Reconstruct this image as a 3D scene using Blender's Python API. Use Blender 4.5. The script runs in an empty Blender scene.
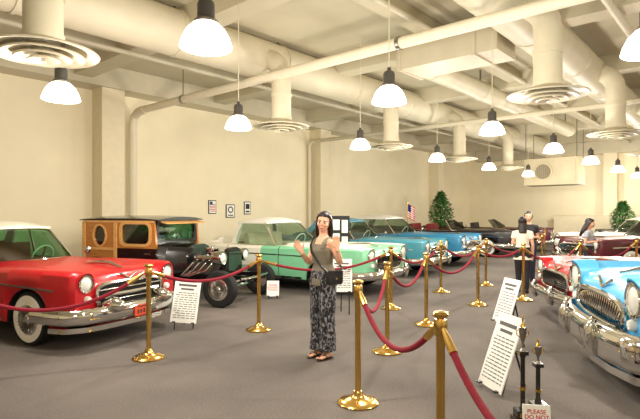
import bpy, bmesh, math, random
from mathutils import Vector, Matrix
random.seed(7)
C = bpy.context.scene.collection
PI = math.pi
TH = math.radians(41); CT, ST = math.cos(TH), math.sin(TH)
CAMH = 1.55
def W(R, D, z=0.0): return Vector((D*CT+R*ST, D*ST-R*CT, z))
def rz_x(b): return math.radians(41-b)
def rz_p(b): return math.radians(131-b)

# ------------------------------------------------------------------ materials
def lin(c): return tuple(((v/255)/12.92 if v/255 <= .04045 else ((v/255+.055)/1.055)**2.4) for v in c)
def new_mat(name):
    m = bpy.data.materials.new(name); m.use_nodes = True
    return m, m.node_tree.nodes, m.node_tree.links, m.node_tree.nodes['Principled BSDF']
def pbr(name, col, rough=.5, metal=0, var=.08, scale=6, coat=0, bump=0, bscale=60, emis=0, stretch=None):
    m, n, l, b = new_mat(name); c = lin(col)
    tc = n.new('ShaderNodeTexCoord'); no = n.new('ShaderNodeTexNoise'); no.inputs['Scale'].default_value = scale
    src = tc.outputs['Object']
    if stretch:
        mp = n.new('ShaderNodeMapping'); mp.inputs['Scale'].default_value = stretch; l.new(src, mp.inputs['Vector']); src = mp.outputs['Vector']
    l.new(src, no.inputs['Vector'])
    r = n.new('ShaderNodeValToRGB')
    r.color_ramp.elements[0].position = .3; r.color_ramp.elements[1].position = .7
    r.color_ramp.elements[0].color = tuple(v*(1-var) for v in c)+(1,)
    r.color_ramp.elements[1].color = tuple(min(1, v*(1+var)) for v in c)+(1,)
    l.new(no.outputs['Fac'], r.inputs['Fac']); l.new(r.outputs['Color'], b.inputs['Base Color'])
    b.inputs['Roughness'].default_value = rough; b.inputs['Metallic'].default_value = metal
    if coat: b.inputs['Coat Weight'].default_value = coat; b.inputs['Coat Roughness'].default_value = .08
    if bump:
        n2 = n.new('ShaderNodeTexNoise'); n2.inputs['Scale'].default_value = bscale; l.new(tc.outputs['Object'], n2.inputs['Vector'])
        bp = n.new('ShaderNodeBump'); bp.inputs['Strength'].default_value = bump; bp.inputs['Distance'].default_value = .01
        l.new(n2.outputs['Fac'], bp.inputs['Height']); l.new(bp.outputs['Normal'], b.inputs['Normal'])
    return m
def glass(name, tint, refl=.14):
    m, n, l, b = new_mat(name); n.remove(b)
    t = n.new('ShaderNodeBsdfTransparent'); t.inputs['Color'].default_value = lin(tint)+(1,)
    g = n.new('ShaderNodeBsdfGlossy'); g.inputs['Roughness'].default_value = .03
    no = n.new('ShaderNodeTexNoise'); no.inputs['Scale'].default_value = 3
    mr = n.new('ShaderNodeMapRange'); mr.inputs['To Min'].default_value = refl*.8; mr.inputs['To Max'].default_value = refl*1.2
    l.new(no.outputs['Fac'], mr.inputs['Value'])
    mx = n.new('ShaderNodeMixShader'); l.new(mr.outputs['Result'], mx.inputs['Fac']); l.new(t.outputs[0], mx.inputs[1]); l.new(g.outputs[0], mx.inputs[2])
    l.new(mx.outputs[0], n['Material Output'].inputs['Surface']); return m
def twotone(name, ca, cb, zsplit, xmax, ztop):
    """second colour behind xmax above zsplit, and everywhere above ztop"""
    m, n, l, b = new_mat(name)
    tc = n.new('ShaderNodeTexCoord'); sp = n.new('ShaderNodeSeparateXYZ'); l.new(tc.outputs['Object'], sp.inputs[0])
    def cmp(op, out, v):
        q = n.new('ShaderNodeMath'); q.operation = op; q.inputs[1].default_value = v; l.new(sp.outputs[out], q.inputs[0]); return q
    a = cmp('GREATER_THAN', 'Z', zsplit); c = cmp('LESS_THAN', 'X', xmax); e = cmp('GREATER_THAN', 'Z', ztop)
    d = n.new('ShaderNodeMath'); d.operation = 'MULTIPLY'; l.new(a.outputs[0], d.inputs[0]); l.new(c.outputs[0], d.inputs[1])
    g = n.new('ShaderNodeMath'); g.operation = 'MAXIMUM'; l.new(d.outputs[0], g.inputs[0]); l.new(e.outputs[0], g.inputs[1])
    mx = n.new('ShaderNodeMix'); mx.data_type = 'RGBA'; l.new(g.outputs[0], mx.inputs['Factor'])
    mx.inputs['A'].default_value = lin(ca)+(1,); mx.inputs['B'].default_value = lin(cb)+(1,)
    l.new(mx.outputs['Result'], b.inputs['Base Color']); b.inputs['Roughness'].default_value = .35
    b.inputs['Coat Weight'].default_value = .35; b.inputs['Coat Roughness'].default_value = .08
    return m
M = {}
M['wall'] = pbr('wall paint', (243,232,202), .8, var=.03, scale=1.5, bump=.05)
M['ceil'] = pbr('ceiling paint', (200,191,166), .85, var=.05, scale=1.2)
M['trim'] = pbr('trim paint', (226,217,194), .7, var=.02)
M['column'] = pbr('column paint', (230,218,188), .75, var=.03)
M['duct'] = pbr('duct paint', (202,193,169), .5, var=.04, scale=3)
M['beigebox'] = pbr('dull beige paint', (196,184,154), .6, var=.05, scale=3)
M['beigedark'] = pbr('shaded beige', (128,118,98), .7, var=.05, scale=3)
M['white'] = pbr('white paint', (242,239,230), .5, var=.02)
M['black'] = pbr('black plastic', (18,17,17), .4, var=.2)
M['darkgrey'] = pbr('dark grey metal', (70,66,61), .45, var=.1)
M['blackgloss'] = pbr('black gloss paint', (14,13,14), .25, var=.1, coat=.6)
M['under'] = pbr('underbody', (12,12,12), .9, var=.2)
M['chrome'] = pbr('chrome', (222,221,218), .08, 1, var=.03)
M['steel'] = pbr('dull steel', (150,146,140), .35, 1, var=.06)
M['brass'] = pbr('polished brass', (222,182,104), .2, 1, var=.05)
M['velvet'] = pbr('burgundy velvet', (134,14,38), .85, var=.15, scale=30)
M['rubber'] = pbr('tyre rubber', (22,21,21), .8, var=.15)
M['whitewall'] = pbr('whitewall', (238,234,226), .6, var=.03)
M['lens'] = pbr('headlight lens', (232,232,226), .08, 0, var=.05, scale=40, coat=1)
M['tail'] = pbr('tail light red', (190,10,14), .2, var=.1, coat=.5)
M['int'] = pbr('dark interior', (52,44,40), .7, var=.2)
M['intred'] = pbr('red interior', (130,22,24), .6, var=.1)
M['intcream'] = pbr('cream interior', (205,194,168), .6, var=.1)
M['glass'] = glass('window glass', (205,222,210))
M['glassgreen'] = glass('green window glass', (160,206,172))
M['glassdark'] = glass('dark window glass', (120,125,118))
M['paper'] = pbr('paper white', (246,245,240), .7, var=.02)
M['ink'] = pbr('black ink', (35,33,36), .7, var=.1)
M['greyink'] = pbr('grey ink', (96,94,96), .7, var=.1)
M['redink'] = pbr('red ink', (200,28,34), .7, var=.1)
M['orange'] = pbr('orange red plate', (206,72,40), .6, var=.1)
M['blueink'] = pbr('blue ink', (38,52,120), .7, var=.1)
M['wood'] = pbr('varnished wood', (184,120,58), .35, var=.22, scale=4, coat=.3, stretch=(1,6,14))
M['wooddark'] = pbr('golden wood frame', (220,166,98), .4, var=.14, scale=5, coat=.3, stretch=(2,6,10))
M['gold'] = pbr('gold plastic', (216,172,80), .25, 1, var=.05)
M['marble'] = pbr('black marble', (30,28,30), .2, var=.4, scale=9, coat=.5)
M['skin'] = pbr('skin', (226,172,142), .5, var=.05, scale=12)
M['hair'] = pbr('dark hair', (30,20,17), .45, var=.3, scale=40, stretch=(6,6,1))
M['lip'] = pbr('lips', (180,74,76), .4, var=.05)
M['leaf'] = pbr('leaves', (64,118,52), .5, var=.35, scale=5)
M['bark'] = pbr('bark', (92,66,42), .8, var=.25, scale=18)
M['pot'] = pbr('pot', (60,45,38), .5, var=.1)
def carpet():
    m, n, l, b = new_mat('carpet')
    tc = n.new('ShaderNodeTexCoord')
    a = n.new('ShaderNodeTexNoise'); a.inputs['Scale'].default_value = 70; a.inputs['Detail'].default_value = 8; a.inputs['Roughness'].default_value = .7
    c = n.new('ShaderNodeTexNoise'); c.inputs['Scale'].default_value = .7; c.inputs['Detail'].default_value = 4
    l.new(tc.outputs['Object'], a.inputs['Vector']); l.new(tc.outputs['Object'], c.inputs['Vector'])
    ad = n.new('ShaderNodeMath'); ad.operation = 'MULTIPLY_ADD'; ad.inputs[1].default_value = 1.5
    l.new(a.outputs['Fac'], ad.inputs[0]); l.new(c.outputs['Fac'], ad.inputs[2])
    r = n.new('ShaderNodeValToRGB'); r.color_ramp.elements[0].position = .36; r.color_ramp.elements[1].position = .64
    mu = n.new('ShaderNodeMath'); mu.operation = 'MULTIPLY'; mu.inputs[1].default_value = .4; l.new(ad.outputs[0], mu.inputs[0])
    r.color_ramp.elements[0].color = lin((78,72,68))+(1,); r.color_ramp.elements[1].color = lin((122,113,107))+(1,)
    l.new(mu.outputs[0], r.inputs['Fac']); l.new(r.outputs['Color'], b.inputs['Base Color']); b.inputs['Roughness'].default_value = .95
    bp = n.new('ShaderNodeBump'); bp.inputs['Strength'].default_value = .4; bp.inputs['Distance'].default_value = .01
    l.new(a.outputs['Fac'], bp.inputs['Height']); l.new(bp.outputs['Normal'], b.inputs['Normal']); return m
M['carpet'] = carpet()
def emit(name, col, s):
    m, n, l, b = new_mat(name); n.remove(b)
    e = n.new('ShaderNodeEmission'); e.inputs['Strength'].default_value = s
    no = n.new('ShaderNodeTexNoise'); no.inputs['Scale'].default_value = 8
    r = n.new('ShaderNodeValToRGB'); c = lin(col)
    r.color_ramp.elements[0].color = tuple(v*.92 for v in c)+(1,); r.color_ramp.elements[1].color = c+(1,)
    l.new(no.outputs['Fac'], r.inputs['Fac']); l.new(r.outputs['Color'], e.inputs['Color'])
    l.new(e.outputs[0], n['Material Output'].inputs['Surface']); return m
M['glow'] = emit('glowing dome', (255,245,220), 9)
def pattern(name, ca, cb, scale):
    m, n, l, b = new_mat(name)
    tc = n.new('ShaderNodeTexCoord'); mp = n.new('ShaderNodeMapping'); mp.inputs['Scale'].default_value = (1,1,.55)
    v = n.new('ShaderNodeTexNoise'); v.inputs['Scale'].default_value = scale; v.inputs['Distortion'].default_value = 2.0; v.inputs['Detail'].default_value = 3
    l.new(tc.outputs['Object'], mp.inputs['Vector']); l.new(mp.outputs['Vector'], v.inputs['Vector'])
    r = n.new('ShaderNodeValToRGB'); r.color_ramp.elements[0].position = .48; r.color_ramp.elements[1].position = .64
    r.color_ramp.elements[0].color = lin(ca)+(1,); r.color_ramp.elements[1].color = lin(cb)+(1,)
    l.new(v.outputs['Fac'], r.inputs['Fac']); l.new(r.outputs['Color'], b.inputs['Base Color']); b.inputs['Roughness'].default_value = .8
    return m
M['tiedye'] = pattern('black and grey patterned cloth', (26,25,30), (150,148,154), 24)

# ------------------------------------------------------------------ mesh builder
class MB:
    def __init__(s, T=None): s.bm = bmesh.new(); s.T = T; s.mi = 0
    def v(s, p):
        p = Vector(p); return s.bm.verts.new(s.T @ p if s.T else p)
    def f(s, vs):
        try:
            fc = s.bm.faces.new(vs); fc.material_index = s.mi; return fc
        except ValueError: return None
    def loft(s, rings, ring=True, caps=True, closed=False):
        R = [[s.v(p) for p in r] for r in rings]; n = len(R[0]); k = len(R)
        for i in range(k if closed else k-1):
            a, b = R[i], R[(i+1) % k]
            for j in range(n if ring else n-1):
                s.f([a[j], a[(j+1) % n], b[(j+1) % n], b[j]])
        if caps and not closed:
            s.f(R[0][::-1]); s.f(R[-1])
        return s
    def tube(s, pts, rad, seg=10, closed=False, caps=True):
        pts = [Vector(p) for p in pts]; n = len(pts)
        rad = rad if isinstance(rad, (list, tuple)) else [rad]*n
        rings = []; prev = None
        for i, p in enumerate(pts):
            a = pts[(i-1) % n] if (closed or i > 0) else p; b = pts[(i+1) % n] if (closed or i < n-1) else p
            t = (b-a).normalized()
            if prev is None:
                u = t.cross(Vector((0,0,1)))
                if u.length < .05: u = t.cross(Vector((0,1,0)))
            else: u = prev - t*prev.dot(t)
            u.normalize(); prev = u; w = t.cross(u)
            rings.append([p+(u*math.cos(2*PI*j/seg)+w*math.sin(2*PI*j/seg))*rad[i] for j in range(seg)])
        s.loft(rings, True, caps, closed); return s
    def lathe(s, prof, seg=24, mat=None, closed=False):
        mat = mat or Matrix()
        rings = [[mat @ Vector((max(r, 1e-4)*math.cos(2*PI*j/seg), max(r, 1e-4)*math.sin(2*PI*j/seg), z)) for j in range(seg)] for r, z in prof]
        s.loft(rings, True, not closed, closed); return s
    def box(s, c, d, rot=None):
        c = Vector(c); q = []
        for sx, sy, sz in ((-1,-1,-1),(1,-1,-1),(1,1,-1),(-1,1,-1),(-1,-1,1),(1,-1,1),(1,1,1),(-1,1,1)):
            o = Vector((sx*d[0]/2, sy*d[1]/2, sz*d[2]/2)); q.append(s.v(c+(rot @ o if rot else o)))
        for a in ((3,2,1,0),(4,5,6,7),(0,1,5,4),(1,2,6,5),(2,3,7,6),(3,0,4,7)): s.f([q[i] for i in a])
        return s
    def ball(s, c, r, seg=14, rings=9, rot=None):
        c = Vector(c); r = (r,r,r) if not isinstance(r, (tuple, list)) else r
        L = []
        for i in range(rings+1):
            a = -PI/2+PI*i/rings; ca = max(math.cos(a), 1e-3)
            row = []
            for j in range(seg):
                o = Vector((r[0]*ca*math.cos(2*PI*j/seg), r[1]*ca*math.sin(2*PI*j/seg), r[2]*math.sin(a)))
                row.append(c+(rot @ o if rot else o))
            L.append(row)
        s.loft(L); return s
    def eloft(s, rows, seg=20, pw=1.0):
        s.loft([[Vector((cx+rx*math.cos(2*PI*j/seg), cy+ry*math.sin(2*PI*j/seg), z)) for j in range(seg)] for cx, cy, z, rx, ry in rows]); return s
    def grid(s, fn, nu, nv):
        s.loft([[fn(i/nu, j/nv) for j in range(nv+1)] for i in range(nu+1)], False, False); return s
    def sweep(s, pts, prof):
        """sweep a (normal, z) outline along a horizontal path"""
        pts = [Vector(p) for p in pts]; rings = []
        for i, p in enumerate(pts):
            t = (pts[min(i+1, len(pts)-1)]-pts[max(i-1, 0)]); t.z = 0; t.normalize(); nn = Vector((t.y, -t.x, 0))
            rings.append([p+nn*a+Vector((0,0,b)) for a, b in prof])
        s.loft(rings); return s
    def mesh(s, name, mats, smooth=True, sharp=35):
        bmesh.ops.recalc_face_normals(s.bm, faces=s.bm.faces[:])
        me = bpy.data.meshes.new(name); s.bm.to_mesh(me); s.bm.free()
        for m in (mats if isinstance(mats, (list, tuple)) else [mats]): me.materials.append(m)
        if smooth:
            me.polygons.foreach_set('use_smooth', [True]*len(me.polygons))
            me.set_sharp_from_angle(angle=math.radians(sharp))
        return me
    def build(s, name, mats, parent=None, smooth=True, sharp=35, loc=None):
        return place(s.mesh(name, mats, smooth, sharp), name, parent, loc)
def place(me, name, parent=None, loc=None, rz=0):
    o = bpy.data.objects.new(name, me); C.objects.link(o)
    if parent: o.parent = parent
    if loc is not None: o.location = loc
    o.rotation_euler.z = rz
    return o
def tag(o, label, cat, group=None):
    o['label'] = label; o['category'] = cat
    if group: o['group'] = group
    return o
def thing(name, label, cat, loc=(0,0,0), rz=0, group=None):
    o = bpy.data.objects.new(name, None); C.objects.link(o); o.location = loc; o.rotation_euler = (0,0,rz); o.empty_display_size = .2
    return tag(o, label, cat, group)
def struct(name, mb, mat, smooth=False):
    o = mb.build(name, mat, None, smooth); o['kind'] = 'structure'; return o
def copy_tree(o, loc=None, rz=None, label=None, parent=None):
    c = o.copy(); C.objects.link(c)
    if parent: c.parent = parent
    if loc is not None: c.location = loc
    if rz is not None: c.rotation_euler.z = rz
    if label: c['label'] = label
    for ch in list(o.children):
        if ch.type != 'LIGHT': copy_tree(ch, parent=c)
    return c
def evalmesh(o):
    bpy.context.view_layer.update()
    dg = bpy.context.evaluated_depsgraph_get()
    return bpy.data.meshes.new_from_object(o.evaluated_get(dg))
def remesh(mb, name, mat, parent, voxel=.008, smooth=3):
    o = mb.build('tmp', mat)
    m = o.modifiers.new('r', 'REMESH'); m.mode = 'VOXEL'; m.voxel_size = voxel
    if smooth:
        q = o.modifiers.new('s', 'SMOOTH'); q.iterations = smooth; q.factor = .5
    me = evalmesh(o); old = o.data; bpy.data.objects.remove(o); bpy.data.meshes.remove(old)
    me.materials.clear(); me.materials.append(mat)
    me.polygons.foreach_set('use_smooth', [True]*len(me.polygons))
    return place(me, name, parent)
def plate(name, outlines, th, mat, parent, T, holes_bevel=0):
    """flat plate with holes from 2D outlines; T places its xy plane"""
    cu = bpy.data.curves.new('tmp', 'CURVE'); cu.dimensions = '2D'; cu.fill_mode = 'BOTH'; cu.extrude = th/2
    for ol in outlines:
        sp = cu.splines.new('POLY'); sp.points.add(len(ol)-1); sp.use_cyclic_u = True
        for p, q in zip(sp.points, ol): p.co = (q[0], q[1], 0, 1)
    o = bpy.data.objects.new('tmp', cu); C.objects.link(o); me = evalmesh(o); bpy.data.objects.remove(o); bpy.data.curves.remove(cu)
    me.transform(T); me.materials.clear(); me.materials.append(mat)
    return place(me, name, parent)
def text(name, s, size, mat, parent, T):
    cu = bpy.data.curves.new('tmp', 'FONT'); cu.body = s; cu.size = size; cu.align_x = 'CENTER'; cu.align_y = 'CENTER'; cu.extrude = .0006; cu.space_line = .9; cu.offset = size*.012
    o = bpy.data.objects.new('tmp', cu); C.objects.link(o); me = evalmesh(o); bpy.data.objects.remove(o); bpy.data.curves.remove(cu)
    me.transform(T); me.materials.clear(); me.materials.append(mat)
    return place(me, name, parent)
def curve(pts):
    xs = [p[0] for p in pts]; ys = [p[1] for p in pts]; n = len(xs)
    d = [(ys[i+1]-ys[i])/(xs[i+1]-xs[i]) for i in range(n-1)]
    m = [d[0]]+[0 if d[i-1]*d[i] <= 0 else 2*d[i-1]*d[i]/(d[i-1]+d[i]) for i in range(1, n-1)]+[d[-1]]
    def f(x):
        if x <= xs[0]: return ys[0]
        if x >= xs[-1]: return ys[-1]
        i = max(k for k in range(n-1) if xs[k] <= x); h = xs[i+1]-xs[i]; t = (x-xs[i])/h
        return (1+2*t)*(1-t)**2*ys[i]+t*(1-t)**2*h*m[i]+t*t*(3-2*t)*ys[i+1]+t*t*(t-1)*h*m[i+1]
    return f
RX = Matrix.Rotation(-PI/2, 4, 'X'); RYX = Matrix.Rotation(PI/2, 4, 'Y')
def Tr(x, y, z): return Matrix.Translation((x, y, z))

# ------------------------------------------------------------------ room shell
WL, XF, YR, XB, HC = 12.0, 26.5, -8.0, -6.0, 5.0
struct('floor', MB().box(((XB+XF)/2, (YR+WL)/2, -.05), (XF-XB+.4, WL-YR+.4, .1)), M['carpet'])
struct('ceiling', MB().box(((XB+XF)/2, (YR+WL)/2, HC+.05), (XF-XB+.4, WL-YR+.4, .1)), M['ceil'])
struct('wall_left', MB().box(((XB+XF)/2, WL+.1, HC/2), (XF-XB+.4, .2, HC)), M['wall'])
struct('wall_back', MB().box((XF+.1, (YR+WL)/2, HC/2), (.2, WL-YR, HC)), M['wall'])
struct('wall_right', MB().box(((XB+XF)/2, YR-.1, HC/2), (XF-XB+.4, .2, HC)), M['wall'])
struct('wall_front', MB().box((XB-.1, (YR+WL)/2, HC/2), (.2, WL-YR, HC)), M['wall'])
struct('baseboard_left', MB().box(((XB+XF)/2, WL-.01, .06), (XF-XB, .02, .12)), M['black'])
struct('baseboard_back', MB().box((XF-.01, (YR+WL)/2-.02, .06), (.02, WL-YR-.05, .12)), M['black'])
tn = [0]
def trim(mb, mat):
    tn[0] += 1; return struct('trim_%d' % tn[0], mb, mat)
trim(MB().box(((XB+XF)/2, WL-.3, (HC+4.5)/2), (XF-XB, .6, HC-4.5)), M['duct'])
trim(MB().box((XF-.3, 2-.31, (HC+4.3)/2), (.6, WL-YR-.62, HC-4.3)), M['duct'])
for x in (5.75, 13.55, 22.2):
    trim(MB().box((x, WL-.25, 2.25), (.56, .5, 4.5)), M['column'])
trim(MB().box((XF-.25, 5.0, 2.15), (.5, .55, 4.3)), M['column'])
for x in (-2.6, 1.2, 5.0, 8.8, 12.6, 16.4, 20.2, 24.0):
    trim(MB().box((x, 1.7, HC-.18), (.42, 19.4, .36)), M['ceil'])
for y in (9.6, 4.45, -.2):
    trim(MB().box((9.9, y, HC-.12), (31.6, .26, .24)), M['ceil'])
struct('wall_partition', MB().box((XF-.55, 1.4, .72), (.1, 12.0, 1.44)).box((XF-.55, 1.4, 1.45), (.16, 12.0, .04)), M['column'])

# ------------------------------------------------------------------ ducts and pipes
def duct(name, label, y, z, r, x0, x1):
    t = thing(name, label, 'air duct', (0, 0, 0))
    MB().tube([(x0, y, z), (x1, y, z)], r, 28).build('duct_tube', M['duct'], t)
    x = x0+.6
    while x < x1:
        MB().tube([(x-.03, y, z), (x+.03, y, z)], r+.012, 28).build('seam_band', M['duct'], t); 
        MB().box((x, y, (z+r+HC)/2-.08), (.03, .03, HC-z-r+.16)).build('hanger', M['steel'], t); x += 2.4
duct('air_duct', 'fat round air duct running along the ceiling above the parked cars by the left wall', 7.3, 4.55, .38, -5.5, 26)
duct('air_duct', 'round air duct running along the ceiling above the light blue car', 2.70, 4.55, .35, -2, 26)
duct('air_duct', 'slim round air duct along the ceiling between the two fat ducts', 5.0, 4.5, .22, 8.65, 19.3)
duct('air_duct', 'round air duct along the ceiling at the camera side of the room', -1.0, 4.55, .34, -2, 26)
def diffuser(x, y, yd, label, z=3.17, s=1.0):
    t = thing('ceiling_diffuser', label, 'air diffuser', (x, y, z), 0, 'round ceiling air diffusers')
    sg = 1 if yd > y else -1
    d = yd-y; zt = 4.5-z
    pts = [(0, d-sg*.2, zt)]
    if abs(d) > .9: pts += [(0, sg*.55, zt)]
    for k in range(1, 7):
        a = k/6*PI/2; pts.append((0, sg*.42*(1-math.sin(a)), zt-.42*(1-math.cos(a))))
    pts += [(0, 0, .42), (0, 0, .12)]
    MB().tube(pts, .185, 20).build('drop_duct', M['duct'], t)
    for zz in (.15, .58): MB().lathe([(.18, zz-.03), (.2, zz-.03), (.2, zz+.03), (.18, zz+.03)], 24, closed=True).build('collar', M['duct'], t)
    for r0, r1, z0, z1, nm in ((.2*s, .52*s, .12, 0, 'outer_cone'), (.16*s, .38*s, .07, -.03, 'middle_cone'), (.1*s, .26*s, .03, -.055, 'inner_cone'), (.02, .14*s, .0, -.075, 'centre_cone')):
        MB().lathe([(r0, z0), ((r0+r1)*.46, (z0*.55+z1*.45)), (r1, z1+.012), (r1+.012, z1), (r1, z1-.012), ((r0+r1)*.45, z0*.5+z1*.5-.015), (max(r0-.01, .005), z0-.015)], 32, closed=True).build(nm, M['duct'], t)
    MB().lathe([(.02, -.09), (.02, .15)], 10).build('centre_rod', M['steel'], t)
diffuser(*W(-2.8, 5.06)[:2], 7.3, 'nearest big round air diffuser, hanging above the red car')
for i, x in enumerate((6.6, 10.35, 14.1, 18.0)):
    diffuser(x, 6.7, 7.3, ['round air diffuser hanging above the white and mint car, past the red car', 'round air diffuser hanging above the blue cars, third from the left', 'small looking round air diffuser above the blue car with white roof, fourth from the left', 'farthest round air diffuser on the duct by the left wall'][i])
for i, x in enumerate((7.25, 11.7, 16.2)):
    diffuser(x, 2.15, 2.70, ['nearest round air diffuser on the right hand duct', 'round air diffuser at the right edge above the maroon car', 'far round air diffuser on the right hand duct'][i])
t = thing('ceiling_pipe', 'white pipe crossing the room below the ducts and running down the left wall', 'pipe')
MB().tube([(6.4, -7.9, 4.08), (6.4, 11.2, 4.08)], .085, 18).build('horizontal_pipe', M['trim'], t)
MB().tube([(6.4, 11.2, 4.08), (6.4, 11.5, 4.06), (6.4, 11.72, 3.96), (6.4, 11.8, 3.75), (6.4, 11.8, 0)], .1, 18).build('down_pipe', M['trim'], t)
for y in (1, 4, 9.6): MB().tube([(6.4, y-.03, 4.08), (6.4, y+.03, 4.08)], .1, 18).build('pipe_clamp', M['steel'], t)
for y in (1, 9.6): MB().tube([(6.4, y, 4.16), (6.4, y, 4.9)], .012, 6).build('hanger', M['steel'], t)
def pipe(name, a, b, r, label, m='trim'): tag(MB().tube([a, b], r, 12).build(name, M[m]), label, 'pipe')
pipe('wall_pipe', (13.96, 11.75, 4.45), (13.96, 11.75, 0), .06, 'slim white pipe running down beside the middle column on the left wall')
pipe('wall_pipe', (6.12, 11.85, 4.45), (6.12, 11.85, 0), .05, 'thin white pipe between the left column and the fat white pipe')
pipe('sprinkler_pipe', (-5, 9.0, 4.6), (26, 9.0, 4.6), .05, 'thin sprinkler pipe along the ceiling near the left wall', 'duct')
pipe('sprinkler_pipe', (-5, 4.2, 4.7), (26, 4.2, 4.7), .05, 'thin sprinkler pipe along the ceiling over the aisle', 'duct')
pipe('sprinkler_pipe', (-5, 1.6, 4.6), (26, 1.6, 4.6), .06, 'thin sprinkler pipe just right of the right hand duct', 'duct')
t = thing('cross_pipe', 'white pipe crossing the far half of the ceiling and dropping down the left wall', 'pipe')
MB().tube([(13.1, -7.95, 4.06), (13.1, 11.6, 4.06)], .06, 14).build('horizontal_pipe', M['duct'], t)
MB().tube([(13.1, 11.6, 4.06), (13.1, 11.8, 4.03), (13.1, 11.88, 3.9), (13.1, 11.88, 0)], .06, 14).build('down_pipe', M['trim'], t)
# rectangular cross duct
t = thing('cross_duct', 'boxy air duct branching off the right hand duct across the ceiling', 'air duct')
MB().box((8.3, 4.05, 4.40), (.8, 1.88, .44)).build('duct_box', M['duct'], t)
for y in (3.5, 4.92): MB().box((8.3, y, 4.40), (.85, .05, .49)).build('seam_band', M['duct'], t)
for y in (3.5, 4.88): MB().box((8.55, y, 4.82), (.03, .03, .4)).build('hanger', M['steel'], t)

# air handler
p = W(8.9, 19, 0)
t = thing('air_handler', 'big boxy air handling unit with a round opening hung near the far wall', 'air handler', (p.x, p.y, 2.6), 0)
MB().box((0, 0, .5), (1.0, 1.9, 1.0)).build('casing', M['beigebox'], t)
FM = Tr(-.5, .25, .5) @ Matrix.Rotation(-PI/2, 4, 'Y')
MB().lathe([(.28, 0), (.34, 0), (.34, .05), (.28, .05)], 32, FM, True).build('opening_ring', M['beigebox'], t)
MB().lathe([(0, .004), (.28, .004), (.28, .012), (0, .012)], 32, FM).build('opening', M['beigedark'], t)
for k in range(-3, 4): MB(FM).box((0, k*.072, .03), (2*math.sqrt(.28**2-(k*.072)**2), .012, .012)).build('guard_bar', M['beigebox'], t)
MB().box((-.51, -.62, .5), (.03, .5, .8)).build('access_panel', M['beigebox'], t)
for a, b in ((-.45, -.9), (.45, -.9), (-.45, .9), (.45, .9)): MB().tube([(a, b, .98), (a, b, 2.35)], .015, 6).build('hanger', M['steel'], t)

# ------------------------------------------------------------------ pendant lamps
def make_lamp():
    t = thing('pendant_lamp', '', 'pendant lamp', (0, 0, 2.8), 0, 'dome pendant lamps')
    MB().tube([(0, 0, .36), (0, 0, 2.2)], .007, 8).build('hanging_rod', M['duct'], t)
    MB().lathe([(.0, .40), (.02, .395), (.025, .36), (.055, .345), (.066, .32), (.066, .22), (.08, .205), (.08, .185), (0, .18)], 24).build('ballast_housing', M['darkgrey'], t)
    MB().lathe([(.075, .185), (.10, .17), (.145, .125), (.178, .06), (.194, .01), (.196, -.005), (.186, -.012), (.15, -.018), (.08, -.025), (0, -.03)], 32).build('glass_dome', M['glow'], t)
    MB().lathe([(.078, .178), (.092, .176), (.092, .196), (.078, .198)], 28, closed=True).build('neck_ring', M['steel'], t)
    return t
lampsrc = make_lamp(); used = []
ORD = ['nearest', 'second', 'third', 'fourth', 'fifth', 'sixth', 'seventh', 'added eighth']
first = True
def lamp(x, y, label, e=152):
    global first
    if first: o = lampsrc; o.location = (x, y, 2.8); o['label'] = label; first = False
    else: o = copy_tree(lampsrc, (x, y, 2.8), 0, label)
    L = bpy.data.lights.new('bulb_light', 'POINT'); L.energy = e; L.color = (1, .935, .82); L.shadow_soft_size = .14
    lo = bpy.data.objects.new('bulb_light', L); C.objects.link(lo); lo.parent = o; lo.location = (0, 0, -.2)
for rowy, rn in ((5.75, 'row nearest the left wall'), (3.12, 'row over the aisle')):
    for i, x in enumerate((2.28, 4.78, 7.8, 10.9, 14.0, 17.3, 20.6, 23.6)):  # last lamp of each row is added to brighten the far partition
        if i == 6 and rowy > 5: continue
        lamp(x if (i != 2 or rowy > 5) else 7.72, rowy, 'glowing dome pendant lamp, %s in the %s' % (ORD[i if i < 6 or rowy < 5 else 6], rn))
lamp(4.62, .62, 'glowing dome pendant lamp at the top right edge, above the light blue car')
for i, (x, y) in enumerate(((-1.0, .2), (8.0, -1.8), (14.0, -1.9), (1.5, -3.5), (20.5, -1.9))):  # last one is an extra lamp, added out of view to brighten the far end
    lamp(x, y, 'glowing dome pendant lamp, %s in the row on the camera side' % ORD[i])

# ------------------------------------------------------------------ cars
def make_wheel_meshes(R, w, white, hub='cap'):
    k = R/.34
    d = {}
    d['tire'] = MB().lathe([(a*k, b*w/.2) for a, b in ((.19,-.09),(.28,-.105),(.325,-.09),(.34,-.05),(.34,.05),(.325,.09),(.28,.105),(.19,.09))], 36, RX, True).mesh('tire', M['rubber'])
    d['whitewall'] = MB().lathe([(a*k, b*w/.2) for a, b in ((.2,.09),(.205,.105),(.275,.1095),(.29,.102))], 36, RX, True).mesh('whitewall', M['whitewall']) if white else None
    d['hubcap'] = MB().lathe([(a*k, b*w/.2) for a, b in ((0,.135),(.035,.132),(.05,.118),(.07,.105),(.14,.110),(.175,.112),(.205,.098),(.205,.05),(0,.05))], 36, RX).mesh('hubcap', M['chrome'])
    mb = MB()
    for j in range(24):
        a = 2*PI*j/24; mb.T = RX @ Matrix.Rotation(a, 4, 'Z')
        mb.box((.125*k, 0, .116*w/.2), (.10*k, .009, .016))
    d['spokes'] = mb.mesh('spokes', M['steel'], False)
    return d
WM = make_wheel_meshes(.34, .2, True)
WMB = make_wheel_meshes(.34, .2, False)
WMS = make_wheel_meshes(.30, .17, False)
def wheel(parent, wm, x, y, z):
    t = place(wm['tire'], 'wheel', parent, (x, y, z), 0 if y > 0 else PI)
    for k in ('whitewall', 'hubcap', 'spokes'):
        if wm[k]: place(wm[k], k, t)
BEZ = [(.05,-.14),(.118,-.14),(.13,-.02),(.132,.02),(.122,.045),(.1,.04),(.096,.015),(.05,.01)]
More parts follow.
